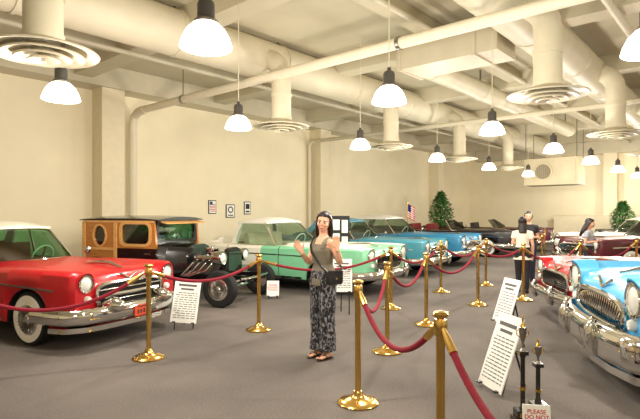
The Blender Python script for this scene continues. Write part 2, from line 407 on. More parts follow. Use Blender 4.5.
LEN = [(.099,.018),(.09,.034),(.06,.05),(.03,.057),(0,.059)]
def headlight(parent, x, y, z, s=1.0, bez=None):
    h = MB().lathe([(a*s, b*s) for a, b in BEZ], 28, Tr(x, y, z) @ RYX, True).build('headlight', bez or M['chrome'], parent)
    MB().lathe([(a*s, b*s) for a, b in LEN]+[(0, .0)], 28, Tr(x, y, z) @ RYX).build('lens', M['lens'], h)

def car(label, R, D, b, paint, roofm, gl='glass', inte='int', grille='bars', kind='coupe', bullets=True, plate=None, fins=.06, hl=1.0, white=True, bed=False, sc=(1,1,1), bk=1.0, brow=True):
    p = W(R, D); t = thing('vintage_car', label, 'car', p, rz_x(b), 'classic cars on show'); t.scale = sc
    L2 = 2.6
    xfc, xrc = (.55, -1.25)
    if bed: xrc = -.75
    top0 = curve([(-2.6,.78),(-2.5,.88),(-2.2,.94),(-1.5,.97),(.7,.99),(1.2,.975),(1.9,.95),(2.35,.925),(2.54,.88),(2.6,.78)])
    ft = curve([(-2.6,.92+fins),(-2.45,.98+fins),(-1.6,.96+fins*.5),(-.6,.925),(.6,.94),(1.5,.96),(2.2,.965),(2.5,.96),(2.6,.93)])
    hw = curve([(-2.6,.78),(-2.5,.88),(-2.0,.95),(0,.97),(1.8,.97),(2.3,.965),(2.53,.945),(2.6,.90)])
    wx = ((1.72, .42, .36), (-1.42, .41, .30)); zc = .33
    def zb(x):
        z = .27+.07*max(0, (abs(x)-2.1))/.5
        for c, ra, hz in wx:
            if abs(x-c) < ra: z = max(z, zc+hz*math.sqrt(max(0, 1-((x-c)/ra)**2))+.02)
        return z
    xs = [-L2+2*L2*i/64 for i in range(65)]+[xfc, xfc+.04, xrc, xrc-.04, 2.55, 2.58, -2.57]
    for c, ra, hz in wx: xs += [c+ra*math.cos(PI*k/14)*1.0 for k in range(15)]+[c+ra+.005, c-ra-.005]
    xs = sorted(xs); q = [xs[0]]
    for x in xs[1:]:
        if x-q[-1] > .004: q.append(x)
    mb = MB(); rings = []
    def halfsec(x):
        tp, f, w, bb = top0(x), ft(x), hw(x), zb(x)
        if xrc <= x <= xfc: half = [(0,.62),(.35*w,.62),(.72*w,.62),(.745*w,f-.03)]
        elif bed and -2.42 < x < -1.02: half = [(0,.66),(.35*w,.66),(.74*w,.66),(.765*w,f-.02)]
        else: half = [(0, tp),(.32*w, tp-.004),(.6*w, tp-.012),(.70*w, min(f-.012, max(tp-.028, f-.05)))]
        half += [(.80*w, f),(.93*w, f-.014),(.985*w, f-.06)]
        z0 = f-.06
        half += [(w, z0+(bb-z0)*.3),(.995*w, z0+(bb-z0)*.62),(.975*w, z0+(bb-z0)*.86),(.94*w, bb)]
        return half, bb
    for x in q:
        half, bb = halfsec(x)
        ring = [Vector((x, y, z)) for y, z in half]+[Vector((x, 0, bb))]+[Vector((x, -y, z)) for y, z in half[:0:-1]]
        rings.append(ring)
    n = len(rings[0]); h = 11
    V = [[mb.v(pt) for pt in r] for r in rings]
    for i in range(len(V)-1):
        xm = (q[i]+q[i+1])/2
        for j in range(n):
            jj = j if j < h else n-1-j
            mb.mi = 0
            if j in (h-1, h): mb.mi = 1
            elif xrc-.03 < xm < xfc+.03 and jj <= 2: mb.mi = 2
            mb.f([V[i][j], V[i][(j+1) % n], V[i+1][(j+1) % n], V[i+1][j]])
    mb.mi = 0; mb.f(V[0][::-1]); mb.f(V[-1])
    mb.build('body', [paint, M['under'], M[inte]], t, True, 40)
    for sg in (1, -1):
        for x in (.66, -.48) if not bed else (.66, -.72):
            half, bb = halfsec(x); MB().tube([(x, sg*(y+.001), z) for y, z in half[5:]], .006, 6).build('door_seam', M['under'], t)
    # greenhouse
    zb0, zt = .93, 1.40
    fx0, ftx = .86, .18
    rx0, rtx = (-1.62, -.98)
    if bed: rx0, rtx = -.95, -.72
    if kind == 'sedan': rx0, rtx = -1.7, -1.15
    if kind == 'open': zt, ftx = 1.30, .35
    hb, ht = .78, .62
    fb = lambda v: Vector((fx0-.38*v*v, hb*v, zb0+.05*(1-v*v)))
    fu = lambda v: Vector((ftx-.12*v*v, ht*v, zt+.03*(1-v*v)))
    rb = lambda v: Vector((rx0+.22*v*v, hb*v, zb0+.03*(1-v*v)))
    ru = lambda v: Vector((rtx+.08*v*v, ht*v, zt+.03*(1-v*v)))
    G = M[gl]; opened = kind == 'open'
    MB().grid(lambda s, v: fb(2*v-1).lerp(fu(2*v-1), s)+Vector((.03*math.sin(PI*s), 0, 0)), 4, 14).build('windshield', G, t)
    if not opened: MB().grid(lambda s, v: rb(2*v-1).lerp(ru(2*v-1), s)-Vector((.04*math.sin(PI*s), 0, 0)), 4, 14).build('rear_window', G, t)
    for sg in (1, -1):
        def side(a, c):
            return lambda s, u: (fb(sg).lerp(rb(sg), a+(c-a)*u)).lerp(fu(sg).lerp(ru(sg), a+(c-a)*u), s)+Vector((0, sg*.02*math.sin(PI*s), 0))
        MB().tube([fb(sg), fu(sg)], .024, 8).build('pillar', M['chrome'], t)
        MB().tube([fb(sg).lerp(rb(sg), s_/8)+Vector((0, sg*.015, 0)) for s_ in range(9)], .014, 8).build('window_trim', M['chrome'], t)
        if opened: continue
        if bed: MB().grid(side(.03, .92), 4, 6).build('side_window', G, t)
        else:
            MB().grid(side(.03, .5), 4, 6).build('side_window', G, t)
            MB().grid(side(.52, .86), 4, 6).build('side_window', G, t)
            MB().tube([fb(sg).lerp(rb(sg), .51), fu(sg).lerp(ru(sg), .51)], .016, 8).build('pillar', M['chrome'], t)
        c0 = .86 if not bed else .9
        pl = MB()
        pl.loft([[fb(sg).lerp(rb(sg), c0)+Vector((0, sg*.012, -.02)), rb(sg)+Vector((-.05, sg*.0, -.02)), rb(sg)+Vector((-.05, -sg*.05, -.02)), fb(sg).lerp(rb(sg), c0)+Vector((0, -sg*.04, -.02))],
                 [fu(sg).lerp(ru(sg), c0)+Vector((0, sg*.012, .01)), ru(sg)+Vector((-.02, 0, .01)), ru(sg)+Vector((-.02, -sg*.05, .01)), fu(sg).lerp(ru(sg), c0)+Vector((0, -sg*.04, .01))]])
        pl.build('pillar', roofm, t)
    MB().tube([fb(v/7)+Vector((.015, 0, 0)) for v in range(-7, 8)], .016, 8).build('window_trim', M['chrome'], t)
    MB().tube([fu(v/7)+Vector((.02, 0, -.01)) for v in range(-7, 8)], .014, 8).build('window_trim', M['chrome'], t)
    def roof(off):
        def fn(u, v):
            vv = 2*v-1; a = fu(vv*1.0)+Vector((.05, 0, 0)); c = ru(vv)-Vector((.06, 0, 0)); pt = a.lerp(c, u)
            pt.y = vv*(ht+.02); pt.z = zt+.012+.085*(1-abs(vv)**2.6)*(1-abs(2*u-1)**3.0)+off+.02*(1-vv*vv)
            return pt
        return fn
    if opened:
        mb = MB(); mb.loft([[Vector((x, .78*math.cos(a)*k_, .94+.13*max(0, math.sin(a))*k_)) for a in [PI*j/12 for j in range(13)]]+[Vector((x, -.7*k_, .9)), Vector((x, .7*k_, .9))] for x, k_ in ((-1.2,.9),(-1.3,1),(-1.6,1),(-1.72,.85))]); mb.build('folded_top', roofm, t)
    else:
        mb = MB(); mb.grid(roof(.018), 16, 14)
        mb.grid(roof(-.018), 16, 14)
        for e in ((lambda s, u: roof(.018)(0, s).lerp(roof(-.018)(0, s), u)), (lambda s, u: roof(.018)(1, s).lerp(roof(-.018)(1, s), u)), (lambda s, u: roof(.018)(s, 0).lerp(roof(-.018)(s, 0), u)), (lambda s, u: roof(.018)(s, 1).lerp(roof(-.018)(s, 1), u))): mb.grid(e, 16, 1)
        bmesh.ops.remove_doubles(mb.bm, verts=mb.bm.verts[:], dist=.0005)
        mb.build('roof', roofm, t, True, 50)
    # interior
    for x in ((.0-.35, -1.05) if not bed else (-.4,)):
        mb = MB(); mb.box((x+.2, 0, .70), (.5, 1.2, .16)); mb.box((x-.06, 0, .92), (.14, 1.2, .5), Matrix.Rotation(-.15, 3, 'Y')); mb.build('seat', M[inte], t)
    MB().box((.44, 0, .86), (.16, 1.3, .14)).build('dashboard', M[inte], t)
    th = Matrix.Translation((.26, .38, .97)) @ Matrix.Rotation(-1.15, 4, 'Y')
    sw = MB(th).tube([(.19*math.cos(2*PI*k/24), .19*math.sin(2*PI*k/24), 0) for k in range(24)], .013, 8, True).build('steering_wheel', M['white'], t)
    MB(th).box((0, 0, 0), (.36, .03, .015)).tube([(0, 0, 0), (0, 0, -.25)], .02, 8).build('spoke', M['chrome'], sw)
    # lights, grille, bumpers
    for y in (.745, -.745):
        headlight(t, 2.585, y, .80, hl)
        if brow:
            r_ = .14*hl
            def bf(u, v, off=0):
                a = math.radians(-15+210*v); x = 2.44+.22*u-.05*abs(math.cos(a))*u; rr_ = r_+.012*(1-u)+off
                return Vector((x, y+rr_*math.cos(a), .80+rr_*math.sin(a)))
            mb = MB(); mb.grid(bf, 4, 18); mb.grid(lambda u, v: bf(u, v, .012), 4, 18); mb.grid(lambda u, v: bf(1, v, .012*u), 1, 18); mb.build('headlight_brow', paint, t)
        MB().lathe([(0, .05), (.05, .04), (.075, 0), (.075, -.06), (0, -.06)], 20, Tr(-2.6, y, .8) @ Matrix.Rotation(-PI/2, 4, 'Y')).build('tail_light', M['tail'], t)
        MB().lathe([(0, .03), (.035, .02), (.045, 0), (.045, -.03), (0, -.03)], 18, Tr(2.63, y*.97, .61) @ RYX).build('parking_light', M['lens'], t)
    zc_, bb = .63, .14
    aa = .58
    if grille == 'teeth': bb = .115
    def loop(k, a, b_, x): 
        an = 2*PI*k/40; c, s_ = math.cos(an), math.sin(an); e = .45 if grille != 'teeth' else .6
        return Vector((x, a*math.copysign(abs(c)**e, c), zc_+b_*math.copysign(abs(s_)**e, s_)))
    g = MB().loft([[loop(k, aa, bb, 2.615) for k in range(40)], [loop(k, aa, bb, 2.54) for k in range(40)]]).build('grille', M['under'], t)
    MB().tube([loop(k, aa+.01, bb+.01, 2.63) for k in range(40)], .026, 10, True).build('grille_frame', M['chrome'], g)
    mb = MB()
    if grille == 'teeth':
        for k in range(-10, 11):
            y = k*.052; hh = bb*max(.35, math.sqrt(max(0, 1-(y/aa)**2)))
            mb.tube([(2.625, y, zc_-hh*.95), (2.645, y, zc_), (2.625, y, zc_+hh*.95)], .010, 8)
    elif grille == 'bars':
        for k in (-1, 1): mb.tube([(2.635, y*.56*aa/.58/4, zc_+k*.07) for y in range(-4, 5)], .010, 8)
        mb.tube([(2.65, -.5, zc_), (2.68, 0, zc_), (2.65, .5, zc_)], .024, 10)
    else:
        for k in range(-9, 10): mb.box((2.625, k*.06, zc_), (.02, .008, 2*bb*.9))
        for k in range(-3, 4): mb.box((2.63, 0, zc_+k*.033), (.02, 2*aa*.95, .008))
    mb.build('grille_bars', M['chrome'], g)
    prof = [(a_, b_*bk) for a_, b_ in [(-.02,-.085),(.015,-.084),(.045,-.062),(.062,-.025),(.062,.025),(.045,.062),(.015,.084),(-.02,.085)]]
    fbp = [(1.98, -1.02, .42), (2.3, -1.02, .42), (2.52, -.97, .42), (2.66, -.82, .42), (2.73, -.55, .42), (2.76, -.2, .42), (2.76, .2, .42), (2.73, .55, .42), (2.66, .82, .42), (2.52, .97, .42), (2.3, 1.02, .42), (1.98, 1.02, .42)]
    fbp2 = []
    for i in range(len(fbp)-1):
        for k in range(3): fbp2.append(Vector(fbp[i]).lerp(Vector(fbp[i+1]), k/3))
    fbp2.append(Vector(fbp[-1]))
    bu = MB().sweep(fbp2, prof).build('front_bumper', M['chrome'], t, True, 60)
    if bk > 1.05:
        lz = .16 if bk < 1.4 else .20
        MB().sweep([(v.x-.05, v.y*.97, v.z-lz) for v in fbp2[3:-3]], [(-.02,-.04),(.03,-.03),(.03,.03),(-.02,.04)]).build('lower_bumper_bar', M['chrome'], bu)
    if bullets:
        for y in (.44, -.44):
            MB().lathe([(0, .21), (.035, .195), (.07, .14), (.095, .06), (.1, 0), (.1, -.1), (0, -.1)], 24, Tr(2.76, y, .52) @ RYX).build('bumper_bullet', M['chrome'], bu)
    else:
        for y in (.4, -.4): MB().tube([(2.78, y, .30), (2.81, y, .34), (2.825, y, .42), (2.82, y, .52), (2.79, y, .59)], [.025, .042, .05, .046, .025], 14).build('bumper_guard', M['chrome'], bu)
    MB().sweep([(-v.x+.02, v.y, v.z) for v in fbp2[::-1]], prof).build('rear_bumper', M['chrome'], t, True, 60)
    if plate:
        pl = MB().box((2.835, 0, .40), (.012, .28, .14)).build('license_plate', M[plate], t)
        MB().box((2.8425, 0, .445), (.003, .16, .014)).box((2.8425, -.08, .385), (.003, .028, .05)).box((2.8425, -.027, .385), (.003, .028, .05)).box((2.8425, .027, .385), (.003, .028, .05)).box((2.8425, .08, .385), (.003, .028, .05)).build('plate_lettering', M['ink'], pl)
    # bright work
    for sg in (1, -1):
        MB().sweep([(x/10, sg*(hw(x/10)+.004), .70+.06*math.sin((x+24)/48*PI*.9)) for x in range(-24, 24)], [(-.008,-.016),(.008,-.01),(.008,.01),(-.008,.016)]).build('side_trim', M['chrome'], t)
        MB().box((-.25, sg*.975, .80), (.16, .03, .022)).build('door_handle', M['chrome'], t)
        MB().sweep([(x/10, sg*(hw(x/10)*.955+.004), .30) for x in range(-9, 13)], [(-.008,-.02),(.01,-.02),(.01,.02),(-.008,.02)]).build('sill_trim', M['chrome'], t)
    m_ = MB().tube([(.62, .86, .93), (.62, .95, 1.02)], .012, 8).build('side_mirror', M['chrome'], t)
    MB().lathe([(0, .04), (.05, .03), (.065, 0), (.06, -.01), (0, -.01)], 18, Tr(.63, .96, 1.05) @ RYX).build('mirror_head', M['chrome'], m_)
    MB().tube([(1.7, 0, .96), (1.95, 0, .98), (2.2, 0, .98), (2.46, 0, .925)], [.006, .022, .026, .01], 10).build('hood_ornament', M['chrome'], t)
    mb = MB()
    for sg in (1, -1): mb.tube([(2.6, 0, .80), (2.575, sg*.16, .875)], .014, 8)
    mb.build('hood_emblem', M['chrome'], t)
    wm = WM if white else WMB
    for x in (1.72, -1.42):
        for y in (.81, -.81): wheel(t, wm, x, y, .34)
    return t
def paint(name, c, r=.4): return pbr(name, c, r, 0, .03, 2, coat=.3)
red = paint('red car paint', (184,8,24)); mint = twotone('mint and white paint', (130,202,160), (242,238,224), .5, .2, .935)
car('red classic car with whitewall tyres and chrome front at the left edge', -4.43, 7.16, 115, red, paint('cream roof paint', (236,230,212)), 'glassgreen', 'intred', 'bars', plate='orange', bk=1.1, sc=(.88,.87,.94), hl=.88)
car('white and mint green classic car behind the woman, with pickup style flat rear', -.88, 11.15, 122, mint, M['white'], 'glass', 'intcream', 'mesh', bed=True, bullets=False, fins=.03, sc=(1,1,.95))
car('teal blue classic car directly behind the raised hands of the woman', .9, 13.8, 122, paint('teal paint', (64,140,160)), paint('teal roof paint', (78,140,166)), 'glass', 'int', 'bars', bullets=False, sc=(.92,.94,.93))
car('blue classic car with a white roof, beyond the teal car', 2.35, 16.25, 125, paint('blue paint', (44,126,168)), M['white'], 'glass', 'int', 'teeth', kind='sedan', sc=(1,1,.97))
car('open black classic car beyond the blue car with a white roof', 4.75, 19.2, 118, paint('black paint', (30,24,30)), paint('black roof paint', (40,30,34)), 'glassdark', 'intred', 'bars', kind='open', bullets=False, sc=(1,1,.98))
car('dark maroon classic car, farthest of the left row', 7.1, 21.5, 118, paint('maroon paint', (88,14,28)), paint('maroon roof paint', (90,60,58)), 'glassdark', 'int', 'teeth', kind='open', bullets=False, sc=(1,1,.98))
sky = paint('light blue car paint', (84,178,232))
car('light blue classic car with a heavy chrome bumper at the right edge', 5.34, 4.16, -78, sky, M['white'], 'glass', 'intcream', 'teeth', plate=None, hl=1.12, sc=(1.05,1.05,1.07), bk=1.6, bullets=False)
car('red classic car parked just behind the light blue car', 5.92, 6.95, -82, paint('scarlet paint', (182,16,28)), M['white'], 'glass', 'int', 'mesh', bullets=False, sc=(.96,.96,.90))
car('burgundy classic car with a white roof behind the person in the grey top', 9.3, 13.65, -100, paint('wine paint', (84,12,28)), M['white'], 'glassdark', 'int', 'mesh', bullets=False, sc=(1,1,.95))
car('white classic car beyond the burgundy car with a white roof', 10.7, 16.55, -100, paint('white car paint', (232,228,218)), paint('pale roof paint', (222,212,190)), 'glass', 'int', 'bars', bullets=False, sc=(1,1,.93))
car('black classic car at the far end of the right hand row', 13.75, 19.65, -100, paint('jet paint', (18,18,20)), M['blackgloss'], 'glassdark', 'int', 'bars', bullets=False, sc=(1,1,.95))

# ------------------------------------------------------------------ wood bodied hot rod
def hot_rod(R, D, b):
    t = thing('hot_rod', 'wooden bodied vintage hot rod with porthole and exposed engine', 'car', W(R, D), rz_x(b), 'classic cars on show')
    fa, ra = 1.35, -1.3
    for y in (.30, -.30): MB().box((0, y, .42), (3.2, .07, .11)).build('frame_rail', M['blackgloss'], t)
    MB().tube([(fa, -.66, .31), (fa, -.4, .28), (fa, .4, .28), (fa, .66, .31)], .03, 10).build('front_axle', M['chrome'], t)
    MB().tube([(ra, -.66, .34), (ra, .66, .34)], .04, 10).build('rear_axle', M['black'], t)
    for y in (.72, -.72):
        wheel(t, WMS, fa, y, .30); wheel(t, WMB, ra, y, .34)
    def sec(x, w, z0, z1):
        return [Vector((x, w, z0)), Vector((x, w, z1-.14)), Vector((x, w*.86, z1-.05)), Vector((x, w*.5, z1-.005)), Vector((x, 0, z1)), Vector((x, -w*.5, z1-.005)), Vector((x, -w*.86, z1-.05)), Vector((x, -w, z1-.14)), Vector((x, -w, z0))]
    MB().loft([sec(.1, .52, .48, 1.0), sec(.25, .44, .48, 1.0), sec(.46, .38, .52, .98)]).build('hood', M['blackgloss'], t)
    MB().loft([sec(.40, .24, .44, .72), sec(1.02, .22, .44, .70)]).build('engine_block', M['darkgrey'], t)
    for y in (1, -1):
        MB().tube([(.5, y*.2, .74), (.53, y*.2, .74), (.96, y*.2, .74), (.99, y*.2, .74)], [.03, .055, .055, .03], 12).build('valve_cover', M['chrome'], t)
        for k in range(4):
            MB().tube([(.94-k*.13, y*.22, .66), (.93-k*.13, y*.32, .66), (.86-k*.13, y*.38, .55), (.5-k*.05, y*.40, .44)], .021, 10).build('exhaust_pipe', M['chrome'], t)
        headlight(t, 1.18, y*.40, .78, .9)
        MB().tube([(1.08, y*.40, .70), (1.08, y*.26, .62)], .018, 8).build('headlight_bracket', M['chrome'], t)
        MB().tube([(1.55, y*.30, .42), (fa, y*.5, .34)], .02, 8).build('radius_rod', M['chrome'], t)
    MB().lathe([(0,.70),(.06,.70),(.05,.80),(.05,.83),(.13,.84),(.135,.86),(.135,.90),(.12,.915),(.02,.92),(.015,.94),(0,.94)], 22, Tr(.74, 0, 0)).build('air_cleaner', M['chrome'], t)
    MB().tube([(1.6, -.5, .44), (1.66, -.3, .44), (1.66, .3, .44), (1.6, .5, .44)], .022, 10).build('front_bumper', M['chrome'], t)
    def shell(x, k): return [Vector((x, k*y, .50+(z-.50)*.88)) for y, z in ((.27,.46),(.29,.65),(.28,.85),(.2,.96),(.08,1.0),(-.08,1.0),(-.2,.96),(-.28,.85),(-.29,.65),(-.27,.46))]
    g = MB().loft([shell(1.12, 1), shell(1.2, .95)]).build('radiator_shell', M['blackgloss'], t)
    MB().loft([shell(1.2, .80), shell(1.207, .80)]).build('radiator_core', M['under'], g)
    mb = MB()
    for k in range(-6, 7): mb.box((1.213, k*.034, .68), (.012, .008, .36))
    mb.build('grille_bars', M['chrome'], g)
    # lower body
    def lower(x, w, z0, z1): return [Vector((x, w, z0)), Vector((x, w+.02, z1)), Vector((x, -w-.02, z1)), Vector((x, -w, z0))]
    MB().loft([lower(-1.62, .56, .55, .66), lower(-1.5, .62, .44, .66), lower(0, .62, .42, .66), lower(.14, .54, .42, .66)]).build('lower_body', M['blackgloss'], t)
    MB().loft([sec(-.02, .64, .6, 1.02), sec(.12, .52, .6, 1.0)]).build('cowl', M['blackgloss'], t)
    # cab sides: wooden rear quarter with porthole, framed door with window over a black panel
    def rr(x0, z0, x1, z1, r):
        pts = []
        for cx, cz, a0 in ((x1-r, z1-r, 0), (x0+r, z1-r, 90), (x0+r, z0+r, 180), (x1-r, z0+r, 270)):
            for k in range(5): a = math.radians(a0+k*22.5); pts.append((cx+r*math.cos(a), cz+r*math.sin(a)))
        return pts
    def el(cx, cz, a, c, n=28): return [(cx+a*math.cos(2*PI*k/n), cz+c*math.sin(2*PI*k/n)) for k in range(n)]
    rearq = [(-1.60,.62), (-.84,.62), (-.84,1.42), (-1.58,1.42), (-1.62,1.2)]
    door = [(-.84,.92), (.02,.92), (.02,1.02), (-.02,1.42), (-.84,1.42)]
    panel = [(-.84,.62), (.02,.62), (.02,.92), (-.84,.92)]
    win = rr(-.72, 1.0, -.12, 1.35, .10); por = el(-1.22, 1.14, .13, .18)
    for y in (.64, -.64):
        T = Matrix.Translation((0, y, 0)) @ Matrix.Rotation(PI/2, 4, 'X')
        plate('cab_side', [rearq, por], .05, M['wood'], t, T)
        plate('door_frame', [door, win], .05, M['wood'], t, T)
        plate('door_panel', [panel], .05, M['blackgloss'], t, T)
        T2 = Matrix.Translation((0, y*1.04, 0)) @ Matrix.Rotation(PI/2, 4, 'X')
        plate('window_surround', [rr(-.77, .95, -.07, 1.40, .13), win], .02, M['wooddark'], t, T2)
        plate('porthole_ring', [el(-1.22, 1.14, .165, .215), por], .02, M['wooddark'], t, T2)
        for x in (-1.585, -.86): MB().box((x, y*1.045, 1.0), (.07, .02, .78)).build('wood_post', M['wooddark'], t)
        for z in (.64, .90): MB().box((-1.22, y*1.045, z), (.70, .02, .05)).build('wood_rail', M['wooddark'], t)
        MB().box((-.80, y*1.045, 1.40), (1.58, .02, .045)).build('roof_rail', M['wooddark'], t)
        T3 = Matrix.Translation((0, y*.99, 0)) @ Matrix.Rotation(PI/2, 4, 'X')
        plate('side_window', [win], .006, M['glass'], t, T3); plate('porthole_glass', [por], .006, M['glassdark'], t, T3)
        MB().box((-.12, y*1.08, .83), (.12, .03, .03)).build('door_handle', M['chrome'], t)
        # rear fender and running board
        arc = [(ra+.42*math.cos(a), .34+.42*math.sin(a)) for a in [math.radians(5+k*17) for k in range(11)]]
        mb = MB(); mb.loft([[Vector((x, y*1.02, z)), Vector((x, y*1.36, z-.02)), Vector((x, y*1.36, z-.05)), Vector((x, y*1.02, z-.03))] for x, z in arc]); mb.build('rear_fender', M['blackgloss'], t)
        MB().box((-.15, y*1.16, .36), (1.5, .22, .04)).build('running_board', M['black'], t)
    MB().box((-1.6, 0, 1.01), (.05, 1.26, .78)).build('cab_rear', M['wood'], t)
    # windshield
    Tm = Matrix(((0,0,1,.0),(1,0,0,0),(0,1,0,0),(0,0,0,1)))
    Tm = Matrix.Translation((-.02, 0, 0)) @ Tm
    plate('windshield_frame', [[(-.62,1.0),(.62,1.0),(.60,1.42),(-.60,1.42)], rr(-.54, 1.06, .54, 1.36, .05)], .04, M['blackgloss'], t, Tm)
    plate('windshield', [rr(-.55, 1.05, .55, 1.37, .05)], .006, M['glassgreen'], t, Tm)
    mb = MB()
    rows = []
    for i in range(9):
        x = -1.68+1.78*i/8; e = .025*(1-abs(2*i/8-1)**3)
        rows.append([Vector((x, y, 1.43+e+.05*(1-abs(y/.68)**2.5))) for y in (-.68,-.6,-.4,-.2,0,.2,.4,.6,.68)]+[Vector((x, .68, 1.415)), Vector((x, -.68, 1.415))])
    mb.loft(rows); mb.build('roof', M['blackgloss'], t)
    MB().box((.14, 0, 1.38), (.12, 1.2, .02), Matrix.Rotation(.25, 3, 'Y')).build('sun_visor', M['wooddark'], t)
    mb = MB(); mb.box((-.85, 0, .72), (.5, 1.1, .14)); mb.box((-1.1, 0, .95), (.14, 1.1, .48)); mb.build('seat', M['intred'], t)
    th = Matrix.Translation((-.3, .3, 1.0)) @ Matrix.Rotation(-1.0, 4, 'Y')
    sw = MB(th).tube([(.18*math.cos(2*PI*k/24), .18*math.sin(2*PI*k/24), 0) for k in range(24)], .014, 8, True).build('steering_wheel', M['black'], t)
    MB(th).box((0, 0, 0), (.34, .03, .015)).tube([(0, 0, 0), (0, 0, -.4)], .018, 8).build('spoke', M['chrome'], sw)
hot_rod(-2.66, 9.36, 110)

# ------------------------------------------------------------------ stanchions and ropes
def make_stanchion():
    t = thing('stanchion', '', 'stanchion', (0,0,0), 0, 'brass rope stanchions')
    MB().lathe([(0,0),(.165,0),(.168,.012),(.155,.024),(.12,.036),(.07,.05),(.045,.07),(.032,.1),(0,.1)], 36).build('base', M['brass'], t)
    MB().lathe([(0,.09),(.025,.09),(.025,.90),(0,.90)], 20).build('pole', M['brass'], t)
    MB().lathe([(0,.87),(.034,.87),(.038,.885),(.038,.945),(.034,.96),(0,.96)], 20).build('collar', M['brass'], t)
    MB().lathe([(0,.955),(.022,.955),(.022,.97),(.042,.975),(.046,.99),(.04,1.002),(.015,1.008),(0,1.008)], 20).build('finial', M['brass'], t)
    return t
stsrc = make_stanchion()
LP = [(-3.55, 4.6), (-1.83, 5.34), (-.81, 6.62), (1.15, 8.1), (2.37, 9.8), (3.55, 10.7), (5.9, 13.3), (7.5, 16.7)]
RP = [(.9, 1.2), (.67, 2.78), (.31, 4.08), (.75, 5.58), (1.47, 6.92), (2.66, 8.42), (3.62, 8.9), (5.2, 10.0), (6.9, 10.9)]
LL = ['first brass stanchion of the left rope line, beyond the left edge', 'brass stanchion standing in front of the red car grille', 'brass stanchion in front of the hot rod front wheel', 'brass stanchion just right of the woman, before the teal car', 'brass stanchion in front of the blue car with a white roof', 'brass stanchion left of the two standing visitors', 'brass stanchion in front of the black car far down the aisle', 'farthest brass stanchion down the aisle']
RL = ['brass stanchion beside the camera, out of the right edge', 'nearest brass stanchion, cut off by the bottom edge', 'tall looking brass stanchion right in front of the woman, with full base', 'brass stanchion a step behind and right of the woman', 'brass stanchion right of the woman at the bend of the right rope line', 'brass stanchion in front of the pale shirted visitor', 'brass stanchion just right of the pale shirted visitor, in front of the red car', 'brass stanchion beyond the light blue car', 'brass stanchion in front of the burgundy car with a white roof at the right edge']
first_s = True
for pts, labs in ((LP, LL), (RP, RL)):
    for (R, D), lb in zip(pts, labs):
        if first_s: stsrc.location = W(R, D); stsrc['label'] = lb; first_s = False
        else: copy_tree(stsrc, W(R, D), 0, lb)
def rope(a, b, sag, label):
    A, B = W(*a, .915), W(*b, .915); d = (B-A); d.normalize(); A += d*.045; B -= d*.045
    mid = (A+B)/2; t = thing('velvet_rope', label, 'rope', (mid.x, mid.y, 0), 0, 'burgundy velvet ropes')
    o = Vector((mid.x, mid.y, 0)); N = 20
    P = [A.lerp(B, k/N)-Vector((0,0,sag*(1-(2*k/N-1)**2)))-o for k in range(N+1)]
    MB().tube(P[1:-1], .019, 12).build('rope', M['velvet'], t)
    for q in (P[:3], P[-1:-4:-1]):
        MB().tube([q[0], q[1], q[1].lerp(q[2], .8)], [.012, .023, .024], 10).build('brass_end', M['brass'], t)
sl = [.33, .17, .2, .25, .25, .3, .3]
for i in range(len(LP)-1): rope(LP[i], LP[i+1], sl[i], ['burgundy rope sagging across the red car front from the left edge', 'burgundy rope between the red car and the hot rod', 'burgundy rope passing behind the woman', 'burgundy rope in front of the teal car', 'burgundy rope in front of the blue car with a white roof', 'burgundy rope behind the standing visitors', 'farthest burgundy rope down the aisle'][i])
sr = [.3, .28, .3, .27, .28, .12, .3, .3]
for i in range(len(RP)-1): rope(RP[i], RP[i+1], sr[i], ['nearest burgundy rope running out of the bottom edge', 'thick looking burgundy rope from the nearest stanchion to the one before the woman', 'burgundy rope just right of the patterned trousers', 'burgundy rope between the second and third stanchions right of the woman', 'burgundy rope left of the standing visitors', 'short burgundy rope at the feet of the pale shirted visitor', 'burgundy rope in front of the burgundy car, right of the visitors', 'burgundy rope above the hood of the light blue car'][i])

# ------------------------------------------------------------------ signs
def words(mb, w, h, n, seed, y0=.86, title=True):
    r = random.Random(seed)
    top = h*y0
    if title: 
        mb.box((0, .004, top), (w*.7, .002, h*.05)); mb.box((0, .004, top-h*.09), (w*.5, .002, h*.04)); top -= h*.18
    step = (top-h*.06)/n
    for k in range(n):
        x = -w*.42
        while x < w*.36:
            l = min(r.uniform(.06, .18)*w, w*.42-x); mb.box((x+l/2, .004, top-k*step), (l, .002, step*.3)); x += l+.04*w
def board(label, R, D, b, w, h, z0, lean, n=10, seed=1, roll=0, txt=None, easel=True, pm='paper', im='greyink', name='sign_board'):
    t = thing(name, label, 'sign', W(R, D, 0), rz_p(b)+PI)
    T = Matrix.Translation((0, 0, z0)) @ Matrix.Rotation(lean, 4, 'X') @ Matrix.Rotation(roll, 4, 'Y')
    MB(T).box((0, -.004, h/2), (w, .012, h)).build('panel', M[pm], t)
    if txt:
        text('lettering', txt, w*.22, M[im], t, T @ Matrix.Translation((0, .0032, h*.55)) @ Matrix.Rotation(PI/2, 4, 'X') @ Matrix.Rotation(PI, 4, 'Y'))
    else:
        mb = MB(T); words(mb, w, h, n, seed); mb.build('lettering', M[im], t, False)
    if easel:
        for x in (-w*.36, w*.36):
            a = T @ Vector((x, -.02, h*.8)); c = T @ Vector((x, -.02, h*.1)) 
            MB().tube([a, (c.x, c.y+.02 if z0 > .05 else c.y-.004, .008)], .009, 8).build('easel_leg', M['black'], t)
            MB().box(T @ Vector((x, .012, .006)), (.04, .05, .012)).build('ledge', M['black'], t)
        a = T @ Vector((0, -.02, h*.8)); MB().tube([a, (0, a.y-.16, .008)], .009, 8).build('easel_leg', M['black'], t)
    return t
